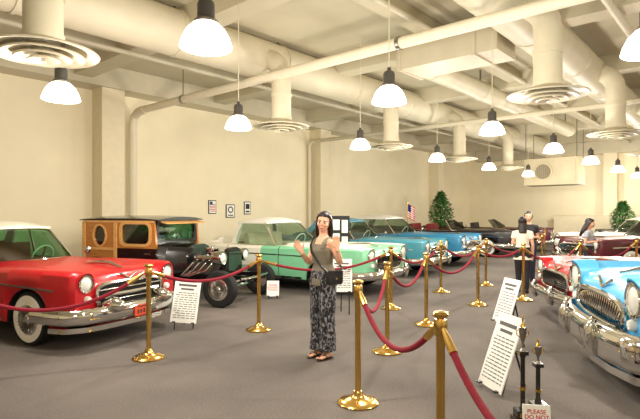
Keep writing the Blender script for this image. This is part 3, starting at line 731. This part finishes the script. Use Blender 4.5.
# board local: +y is the face normal (towards viewer), rotated so that bearing b is the facing direction
board('white text board on a floor easel in front of the hot rod', -1.82, 6.64, 168, .34, .58, .09, .24, 12, 3, roll=-.12)
board('small white notice with red words by the hot rod front wheel', -.85, 9.0, 180, .22, .28, .05, .2, 5, 4, im='redink', txt='PLEASE\nDO NOT\nTOUCH')
board('white text board standing right behind the patterned trousers of the woman', .33, 7.6, 180, .32, .5, .35, .15, 9, 5)
board('large leaning white text board beside the trophies, near the light blue car', 1.47, 4.35, 258, .36, .66, .03, .34, 13, 6)
board('white text board behind the large leaning board, before the red car', 2.05, 5.7, 258, .32, .52, .30, .32, 10, 8)
board('small white sign with red words at the bottom edge, beside the trophies', 1.40, 3.22, 190, .17, .17, .135, .18, 3, 10, im='redink', txt='PLEASE\nDO NOT\nTOUCH')
t = thing('display_board', 'black board with white photo prints standing between the mint car and the teal car', 'sign', W(.50, 12.35), rz_p(180))
MB().box((0, 0, .80), (.46, .03, 1.36)).build('panel', M['ink'], t)
for x, z, w, h in ((-.1, 1.26, .17, .26), (.11, 1.22, .15, .32), (-.1, .9, .17, .3), (.11, .84, .15, .26)): MB().box((x, -.018, z), (w, .006, h)).build('photo_print', M['paper'], t)
for x in (-.18, .18): MB().box((x, 0, .06), (.04, .36, .12)).build('foot', M['black'], t)
# framed posters on the wall
def poster(label, px, py, w, h, art):
    D = WL/(ST-(px-320)/500*CT); R = (px-320)/500*D; p = W(R, D); z = CAMH-(py-213)/500*D
    t = thing('framed_poster', label, 'poster', (p.x, WL-.012, z), 0)
    MB().box((0, 0, 0), (w, .024, h)).build('frame', M['ink'], t)
    MB().box((0, -.013, 0), (w*.86, .006, h*.88)).build('print', M['paper'], t)
    mb = MB()
    if art == 'stripes':
        for k in range(5): mb.box((0, -.017, -h*.30+k*h*.12), (w*.74, .004, h*.05))
        mb.build('artwork', M['redink'], t); MB().box((-w*.18, -.0185, h*.28), (w*.36, .005, h*.22)).build('artwork', M['blueink'], t)
    elif art == 'disc':
        mb.lathe([(w*.2, -.003), (w*.3, -.003), (w*.3, .003), (w*.2, .003)], 24, Tr(0, -.017, h*.1) @ Matrix.Rotation(PI/2, 4, 'X'), True); mb.box((0, -.017, -h*.32), (w*.6, .004, h*.08)); mb.build('artwork', M['ink'], t)
    else:
        mb.box((0, -.017, h*.12), (w*.6, .004, h*.4)); mb.box((0, -.017, -h*.28), (w*.6, .004, h*.12)); mb.build('artwork', M['ink'], t)
poster('framed poster with red stripes and a blue corner on the left wall, leftmost of three', 212, 207, .27, .40, 'stripes')
poster('framed poster with a dark ring emblem on the left wall, middle of three', 230, 211, .33, .40, 'disc')
poster('framed poster with a dark picture on the left wall, rightmost of three', 247, 208, .26, .40, 'pic')

# ------------------------------------------------------------------ trophies
def trophy(label, R, D, h, n):
    t = thing('trophy', label, 'trophy', W(R, D), rz_p(180), 'trophies by the light blue car')
    MB().box((0, 0, .02), (.14, .12, .04)).build('plinth', M['marble'], t)
    MB().box((0, 0, .07), (.11, .09, .06)).build('base_block', M['marble'], t)
    MB().box((0, -.046, .07), (.08, .003, .03)).build('name_plate', M['gold'], t)
    for x in ((-.03, .03) if n == 2 else (0,)):
        MB().lathe([(0,.1),(.026,.1),(.022,.12),(.017,.13),(.017,h*.6),(.022,h*.61),(.026,h*.63),(0,h*.63)], 18, Tr(x, 0, 0)).build('column', M['blackgloss'], t)
        MB().lathe([(.0175,h*.3),(.022,h*.3),(.022,h*.33),(.0175,h*.33)], 18, Tr(x, 0, 0), True).build('column_ring', M['gold'], t)
    MB().box((0, 0, h*.645), (.10 if n == 2 else .065, .06, .028)).build('platform', M['marble'], t)
    k = .62
    MB().lathe([(a*k, h*z) for a, z in ((0,.66),(.035,.66),(.03,.675),(.012,.69),(.014,.74),(.03,.78),(.042,.83),(.045,.88),(.036,.885),(0,.84))], 22).build('cup', M['steel'], t)
    for sg in (1, -1): MB().tube([(sg*.04*k, 0, h*.86), (sg*.072*k, 0, h*.85), (sg*.07*k, 0, h*.81), (sg*.034*k, 0, h*.79)], .004, 8).build('cup_handle', M['gold'], t)
    MB().lathe([(a*k, h*z) for a, z in ((0,.84),(.03,.885),(.02,.91),(.008,.93),(.012,.95),(.004,.99),(0,1))], 18).build('lid_finial', M['gold'], t)
trophy('taller black and silver trophy standing beside the large leaning board', 1.50, 3.70, .80, 1)
trophy('shorter black and silver trophy between the taller trophy and the light blue car', 1.67, 3.83, .60, 1)

# ------------------------------------------------------------------ flag, plants
p = W(3.15, 18.0)
t = thing('flag_stand', 'small flag with red and white stripes on a pole behind the blue car', 'flag', p, rz_p(180))
MB().lathe([(0,0),(.16,0),(.16,.02),(.05,.05),(.03,.12),(0,.12)], 24).build('base', M['brass'], t)
MB().tube([(0,0,.1),(0,0,1.92)], .014, 10).build('pole', M['brass'], t); MB().ball((0,0,1.94), .03).build('finial', M['brass'], t)
mb = MB(); rows = 13; cols = 12
V = [[mb.v((.015+c/cols*.26, .03*math.sin(c*.9), 1.88-r/rows*.5-c*.012)) for c in range(cols+1)] for r in range(rows+1)]
for r in range(rows):
    for c in range(cols):
        mb.mi = 2 if (r < 7 and c < 5) else (0 if r % 2 == 0 else 1); mb.f([V[r][c], V[r][c+1], V[r+1][c+1], V[r+1][c]])
mb.build('cloth', [M['redink'], M['paper'], M['blueink']], t)
def ficus(label, R, D, h, cw, seed):
    r = random.Random(seed); t = thing('potted_tree', label, 'plant', W(R, D))
    MB().lathe([(0,0),(.17,0),(.2,.15),(.22,.34),(.23,.36),(.19,.36),(.18,.3),(0,.3)], 24).build('pot', M['pot'], t)
    MB().tube([(0,0,.28),(.03,.02,.8),(-.02,.01,1.3),(.0,0,h*.8)], [.035,.03,.024,.01], 8).tube([(.02,.01,.7),(.2,.1,h*.6)], [.018,.008], 6).tube([(-.01,0,.9),(-.22,-.1,h*.68)], [.018,.008], 6).build('trunk', M['bark'], t)
    mb = MB()
    for k in range(2000):
        a = r.uniform(0, 2*PI); zz = r.random(); rad = cw*math.sin(PI*(.14+.84*zz)**.8)*math.sqrt(r.random()); c = Vector((rad*math.cos(a), rad*math.sin(a), h*.42+zz*h*.58))
        d = Vector((math.cos(a)+r.uniform(-.6,.6), math.sin(a)+r.uniform(-.6,.6), r.uniform(-.9,.4))).normalized(); s = d.cross(Vector((r.uniform(-.5,.5), r.uniform(-.5,.5), 1))).normalized()
        l = r.uniform(.09,.16); v = [mb.v(c), mb.v(c+d*l*.5+s*l*.26), mb.v(c+d*l), mb.v(c+d*l*.5-s*l*.26)]; mb.f(v)
    mb.build('foliage', M['leaf'], t, False)
ficus('tall leafy green potted tree near the far left corner', 5.02, 20.75, 2.45, .46, 1)
ficus('leafy green potted tree at the right edge by the far column', 12.9, 21.3, 2.05, .44, 2)

# ------------------------------------------------------------------ people
def hand(mb, wr, d, n, s, curl=.4, spread=.16, k=1.0):
    wr, d, n, s = Vector(wr), Vector(d).normalized(), Vector(n).normalized(), Vector(s).normalized()
    n = (n-d*n.dot(d)).normalized(); s = (s-d*s.dot(d)-n*s.dot(n)).normalized()
    def ring(c, a, b): return [c+s*(a*math.cos(2*PI*j/12))+n*(b*math.sin(2*PI*j/12)) for j in range(12)]
    mb.loft([ring(wr-d*.02, .024*k, .019*k), ring(wr+d*.02*k, .03*k, .016*k), ring(wr+d*.055*k, .039*k, .015*k), ring(wr+d*.088*k, .038*k, .012*k)])
    for i, (off, ln) in enumerate(((.029,.068),(.0098,.078),(-.0098,.072),(-.028,.055))):
        base = wr+d*.08*k+s*off*k; dd = (d+s*(off/.03)*spread).normalized(); ln *= k
        d1 = (dd+n*curl*.4).normalized(); d2 = (dd+n*curl).normalized(); d3 = (dd*.8+n*curl*1.4).normalized()
        p1 = base+d1*ln*.45; p2 = p1+d2*ln*.32; p3 = p2+d3*ln*.23
        mb.tube([base-d1*.012, base, p1, p2, p3], [.0098*k, .0098*k, .009*k, .0082*k, .006*k], 8)
    b0 = wr+d*.028*k+s*.024*k; t1 = (d*.55+s*.8+n*.25).normalized(); t2 = (d*.85+s*.45+n*.25).normalized()
    mb.tube([b0-t1*.01, b0, b0+t1*.038*k, b0+t1*.038*k+t2*.03*k], [.013*k, .0125*k, .0105*k, .008*k], 8)
def person(label, R, D, b, H, arms, top, trousers, hairlen='long', wide=False, vox=.01, sleeve=0, hem=.80, tilt=(0,0,0), strap=False, hairm=None, shoe=None, stance=.0, wd_=1.0):
    t = thing('person', label, 'person', W(R, D), rz_p(b)); s = H/1.60; t.scale = (s*wd_, s, s)
    mb = MB()
    tor = [(0,0,.78,.13,.10),(0,0,.86,.165,.115),(0,0,.93,.152,.108),(0,-.002,1.03,.116,.088),(0,-.006,1.12,.130,.10),(0,-.012,1.185,.142,.112),(0,0,1.25,.145,.085),(0,.004,1.295,.12,.064),(0,.006,1.325,.066,.055),(0,.004,1.36,.046,.048),(0,-.004,1.43,.045,.048)]
    mb.eloft(tor)
    fr = []
    for sg in (1, -1):
        st = stance*sg
        hip, kn, an = Vector((sg*.082, 0, .84)), Vector((sg*.080, -.012-st*.5, .46)), Vector((sg*.078, .012-st, .085))
        mb.tube([hip+Vector((0,0,.03)), hip, hip.lerp(kn, .4), kn, kn.lerp(an, .3)+Vector((0,.012,0)), kn.lerp(an, .75), an, an-Vector((0,0,.05))], [.07, .088, .078, .054, .054, .036, .032, .034], 14)
        mb.loft([[Vector((an.x+sg*ox+w*math.cos(2*PI*j/14), an.y+yy, max(.016, zc+hh*math.sin(2*PI*j/14)))) for j in range(14)] for yy, w, zc, hh, ox in ((.045,.018,.036,.018,0),(.03,.03,.042,.028,0),(-.03,.036,.045,.03,.002),(-.09,.042,.036,.022,.004),(-.13,.042,.03,.014,.004))])
        for k in range(5): mb.tube([(an.x+sg*(.004)-sg*(.032-k*.0155), an.y-.12, .028), (an.x+sg*.004-sg*(.034-k*.0165), an.y-.165+k*.006, .024)], [.010, .0085 if k else .011], 8)
        fr.append(an)
    for sg, (sh, el_, wr, hd, hn, hs) in zip((-1, 1), arms):
        sh, el_, wr = Vector(sh), Vector(el_), Vector(wr)
        mb.tube([(sg*.09, 0, 1.265), sh, sh.lerp(el_, .35), el_, el_.lerp(wr, .3), wr], [.048, .046, .040, .032, .034, .023], 12)
        hand(mb, wr, hd, hn, hs)
    tx, ty, tz = tilt
    TH_ = Matrix.Translation((0, 0, 1.40)) @ Matrix.Rotation(tx, 4, 'Y') @ Matrix.Rotation(ty, 4, 'X') @ Matrix.Rotation(tz, 4, 'Z') @ Matrix.Translation((0, 0, -1.40))
    hm = MB(TH_); hm.bm.free(); hm.bm = mb.bm
    hm.ball((0, .004, 1.505), (.073, .092, .096), 20, 14); hm.ball((0, -.028, 1.452), (.056, .062, .066), 18, 12); hm.ball((0, -.06, 1.412), (.028, .026, .022))
    hm.ball((0, -.058, 1.478), (.062, .036, .05))
    hm.tube([(0, -.088, 1.505), (0, -.106, 1.473), (0, -.097, 1.462)], [.009, .012, .010], 10)
    for sg in (1, -1):
        hm.ball((sg*.075, .008, 1.485), (.010, .02, .031)); hm.ball((sg*.012, -.095, 1.463), .008)
        hm.ball((sg*.038, -.07, 1.468), (.026, .022, .02)); hm.ball((sg*.03, -.083, 1.515), (.025, .012, .009))
    hm.tube([(-.024, -.086, 1.438), (0, -.094, 1.434), (.024, -.086, 1.438)], .009, 8)
    remesh(mb, 'body', M['skin'], t, vox, 2)
    for sg in (1, -1):
        e = MB(TH_).ball((sg*.031, -.0865, 1.493), (.0140, .010, .0065)).build('eye', M['white'], t)
        MB(TH_).ball((sg*.031, -.0955, 1.493), (.0072, .003, .0066)).build('iris', M['ink'], e)
        MB(TH_).tube([(sg*.015, -.0965, 1.4985), (sg*.031, -.099, 1.502), (sg*.047, -.089, 1.4975)], [.001, .0022, .001], 6).build('eyelash', M['hair'], e)
        MB(TH_).tube([(sg*.014, -.096, 1.515), (sg*.032, -.098, 1.521), (sg*.052, -.086, 1.515)], [.002, .003, .0018], 6).build('eyebrow', M['hair'], t)
    lp = MB(TH_).tube([(-.032, -.090, 1.449), (-.016, -.103, 1.439), (0, -.105, 1.436), (.016, -.103, 1.439), (.032, -.090, 1.449)], [.002, .0055, .0065, .0055, .002], 8).build('lips', M['lip'], t)
    MB(TH_).tube([(-.022, -.1005, 1.4445), (0, -.1095, 1.439), (.022, -.1005, 1.4445)], [.0015, .0035, .0015], 8).build('teeth', M['white'], lp)
    # hair
    hb = MB(TH_)
    hb.ball((0, .034, 1.525), (.084, .09, .09), 20, 14); hb.ball((0, .0, 1.562), (.07, .076, .05), 18, 10)
    for sg in (1, -1):
        if hairlen == 'long':
            hb.tube([(sg*.05, -.045, 1.578), (sg*.080, -.015, 1.52), (sg*.092, .015, 1.44), (sg*.105, .035, 1.36), (sg*.115, .05, 1.28), (sg*.11, .06, 1.22)], [.014, .018, .023, .028, .026, .01], 10)
        elif hairlen == 'back':
            hb.tube([(sg*.05, -.04, 1.58), (sg*.078, -.005, 1.53), (sg*.084, .03, 1.46), (sg*.085, .06, 1.38), (sg*.085, .085, 1.29)], [.014, .017, .020, .024, .012], 10)
        hb.ball((sg*.07, .025, 1.50), (.020, .055, .06))
    if hairlen in ('long', 'back'):
        k_ = 1 if hairlen == 'long' else .86
        hb.loft([[Vector((w*k_*math.cos(2*PI*j/16), cy+dp*math.sin(2*PI*j/16), z)) for j in range(16)] for z, cy, w, dp in ((1.56,.03,.07,.07),(1.46,.06,.09,.055),(1.36,.085,.108,.045),(1.24,.105,.12,.035),(1.14,.11,.09,.02))])
    elif hairlen == 'shoulder':
        hb.loft([[Vector((w*math.cos(2*PI*j/16), cy+dp*math.sin(2*PI*j/16), z)) for j in range(16)] for z, cy, w, dp in ((1.56,.03,.07,.07),(1.46,.055,.085,.055),(1.36,.075,.09,.042),(1.26,.10,.075,.025))])
    else: hb.ball((0, .05, 1.46), (.07, .055, .05))
    remesh(hb, 'hair', hairm or M['hair'], t, .01, 3)
    # top
    cl = MB(); o = .011
    rows = [(0,0,hem,(.175 if hem > .7 else .2),.125)]+[(a, b_, z, rx+o, ry+o) for a, b_, z, rx, ry in tor if hem+.02 < z < 1.26]
    if not strap: rows += [(0,.002,1.30,.125+o,.068+o),(0,.004,1.325,.085,.062)]
    else: rows += [(0,-.004,1.235,.134,.098)]
    rows.sort(key=lambda r_: r_[2])
    cl.eloft(rows)
    if strap:
        for sg in (1, -1): cl.tube([(sg*.085, -.09, 1.20), (sg*.088, -.068, 1.262), (sg*.085, -.02, 1.312), (sg*.083, .03, 1.312), (sg*.085, .072, 1.262), (sg*.088, .085, 1.2)], [.03, .026, .019, .019, .026, .03], 10)
    if sleeve:
        for sg, (sh, el_, wr, hd, hn, hs) in zip((-1, 1), arms):
            sh, el_, wr = Vector(sh), Vector(el_), Vector(wr)
            q = [Vector((sg*.09, 0, 1.265)), sh, sh.lerp(el_, .5)]+([sh.lerp(el_, 1.0), el_.lerp(wr, .85)] if sleeve > 1 else [])
            cl.tube(q, [.062, .062, .06]+([.048, .038] if sleeve > 1 else []), 12)
    remesh(cl, 'top', top, t, .009, 2)
    tr = MB(); tr.eloft([(0,0,.78,.155,.115),(0,0,.86,.176,.126),(0,0,.94,.162,.118),(0,0,.97,.15,.112)])
    for an, sg in zip(fr, (1, -1)):
        kn = Vector((sg*.080, -.012-stance*sg*.5, .46))
        if wide: tr.eloft([(sg*.078,0,.86,.09,.115),(sg*.078,-.004,.66,.088,.104),(kn.x,kn.y,.46,.084,.094),(an.x,an.y-.01,.25,.086,.096),(an.x,an.y-.02,.085,.09,.108)])
        else: tr.eloft([(sg*.080,0,.86,.092,.11),(sg*.081,-.004,.66,.083,.09),(kn.x,kn.y,.46,.066,.07),(an.x,an.y+.004,.25,.055,.06),(an.x,an.y,.08,.048,.055)])
    remesh(tr, 'trousers', trousers, t, .009, 2)
    for an, sg in zip(fr, (1, -1)):
        x0 = an.x+sg*.003
        if shoe is None:
            so = MB().loft([[Vector((x0+wd*math.cos(2*PI*j/24), an.y-.06+.125*math.sin(2*PI*j/24)*1.0, z)) for j in range(24)] for z, wd in ((0, .044), (.013, .045))]).build('sandal', M['sole'], t)
            MB().tube([(x0-.042, an.y-.055, .02), (x0-.032, an.y-.085, .055), (x0-.012, an.y-.135, .042), (x0+.0, an.y-.14, .022)], .006, 8).tube([(x0+.042, an.y-.055, .02), (x0+.034, an.y-.085, .055), (x0-.012, an.y-.135, .042)], .006, 8).build('sandal_strap', M['sole'], so)
        else:
            MB().loft([[Vector((x0+wd*math.cos(2*PI*j/18), an.y+yy, max(0, .04+hh*math.sin(2*PI*j/18)))) for j in range(18)] for yy, wd, hh in ((.06,.022,.03),(.045,.04,.045),(-.03,.047,.05),(-.1,.052,.042),(-.16,.046,.034),(-.185,.022,.015))]).build('shoe', shoe, t)
    return t
M['sole'] = pbr('dark sandal', (58,30,34), .5, var=.08)
M['olive'] = pbr('olive grey ribbed knit', (124,116,100), .85, var=.1, scale=50, stretch=(8,8,1))
M['beige'] = pbr('pale beige cloth', (236,228,212), .8, var=.05)
M['greytop'] = pbr('grey top cloth', (160,164,172), .8, var=.08)
M['darkcloth'] = pbr('dark cloth', (34,32,38), .85, var=.15)
M['navy'] = pbr('navy cloth', (40,44,66), .85, var=.15)
M['leather'] = pbr('black leather', (20,18,18), .35, var=.2, scale=30)
wp = (.035, 5.38); wb = 226
wa = math.radians(wb-180)
def vl(vx, vt, z):   # (to the right, toward the viewer, up) -> the turned body's own axes
    return (vx*math.cos(wa)+vt*math.sin(wa), -(-vx*math.sin(wa)+vt*math.cos(wa)), z)
wl = (((-.145,0,1.262), vl(-.165,-.03,1.03), vl(-.235,.12,1.165), vl(-.55,.2,.85), vl(.25,1,.1), vl(.85,0,.55)),
      ((.145,0,1.262), vl(.200,.13,1.04), vl(.160,.235,1.205), vl(-.10,-.1,1), vl(.1,1,.1), vl(-1,0,0)))
person('woman posing with both hands raised, in an olive tank top and wide patterned trousers', *wp, wb, 1.56, wl, M['olive'], M['tiedye'], 'back', True, .0062, 0, .80, (.14, .0, .60), True, wd_=.93)
# handbag
t = thing('handbag', 'black crossbody handbag hanging at the hip of the posing woman', 'handbag', W(*wp), rz_p(wb)); s = 1.56/1.6; t.scale = (s*.93, s, s)
BT = Matrix.Translation((.200, -.035, .90)) @ Matrix.Rotation(math.radians(80), 4, 'Z')
def rrect(y, w, h, r=.028):
    out = []
    for ax, az, a0 in ((w-r, h-r, 0), (-w+r, h-r, 90), (-w+r, -h+r, 180), (w-r, -h+r, 270)):
        for k in range(5): a = math.radians(a0+22.5*k); out.append(Vector((ax+r*math.cos(a), y, az+r*math.sin(a))))
    return out
MB(BT).loft([rrect(.0, .092, .068), rrect(-.01, .10, .076), rrect(-.048, .10, .076), rrect(-.056, .092, .068)]).build('bag_body', M['leather'], t)
MB(BT).box((0, -.059, .03), (.18, .01, .08)).build('flap', M['leather'], t); MB(BT).box((0, -.067, -.005), (.026, .008, .018)).build('clasp', M['gold'], t)
a = BT @ Vector((-.088, -.027, .06)); c = BT @ Vector((.088, -.027, .06))
pth = [a, (.13,-.145,1.02), (.05,-.142,1.08), (-.04,-.143,1.16), (-.085,-.118,1.235), (-.10,-.055,1.315), (-.09,.02,1.335), (-.05,.09,1.26), (.03,.118,1.14), (.12,.118,1.04), (.2,.1,1.0), c]
MB().tube(pth, .012, 8).build('strap', M['leather'], t)
dn = lambda sg: ((sg*.155,0,1.262), (sg*.20,.02,1.02), (sg*.205,-.05,.80), (0,-.1,-1), (-sg,0,0), (0,-1,.1))
ben = lambda sg: ((sg*.155,0,1.262), (sg*.20,.03,1.03), (sg*.09,-.17,1.06), (-sg*.6,-.7,.2), (0,.3,1), (-sg*.3,-.8,0))
person('visitor in a pale beige shirt and dark trousers seen from behind in the aisle', 3.95, 9.75, 20, 1.47, (dn(-1), ben(1)), M['beige'], M['darkcloth'], 'shoulder', False, .012, 1, .70, shoe=M['black'], stance=.06)
person('dark haired visitor in black standing right behind the pale shirted visitor', 4.5, 10.8, 200, 1.58, (dn(-1), ben(1)), M['darkcloth'], M['navy'], 'short', False, .012, 1, .76, shoe=M['black'], stance=.04)
person('long haired visitor in a grey top standing before the burgundy car on the right', 5.75, 10.7, 130, 1.43, (ben(-1), dn(1)), M['greytop'], M['darkcloth'], 'long', False, .012, 1, .74, shoe=M['black'], tilt=(0, .3, 0))

# ------------------------------------------------------------------ camera, world, colour
cam = bpy.data.cameras.new('camera'); cam.sensor_width = 36; cam.lens = 36*500/640; cam.shift_y = 3.5/640
co = bpy.data.objects.new('camera', cam); C.objects.link(co); co.location = (0, 0, CAMH); co.rotation_euler = (PI/2, 0, TH-PI/2)
bpy.context.scene.camera = co
w = bpy.data.worlds.new('world'); bpy.context.scene.world = w; w.use_nodes = True
w.node_tree.nodes['Background'].inputs['Color'].default_value = (.9, .8, .6, 1); w.node_tree.nodes['Background'].inputs['Strength'].default_value = .3
bpy.context.scene.view_settings.view_transform = 'Standard'
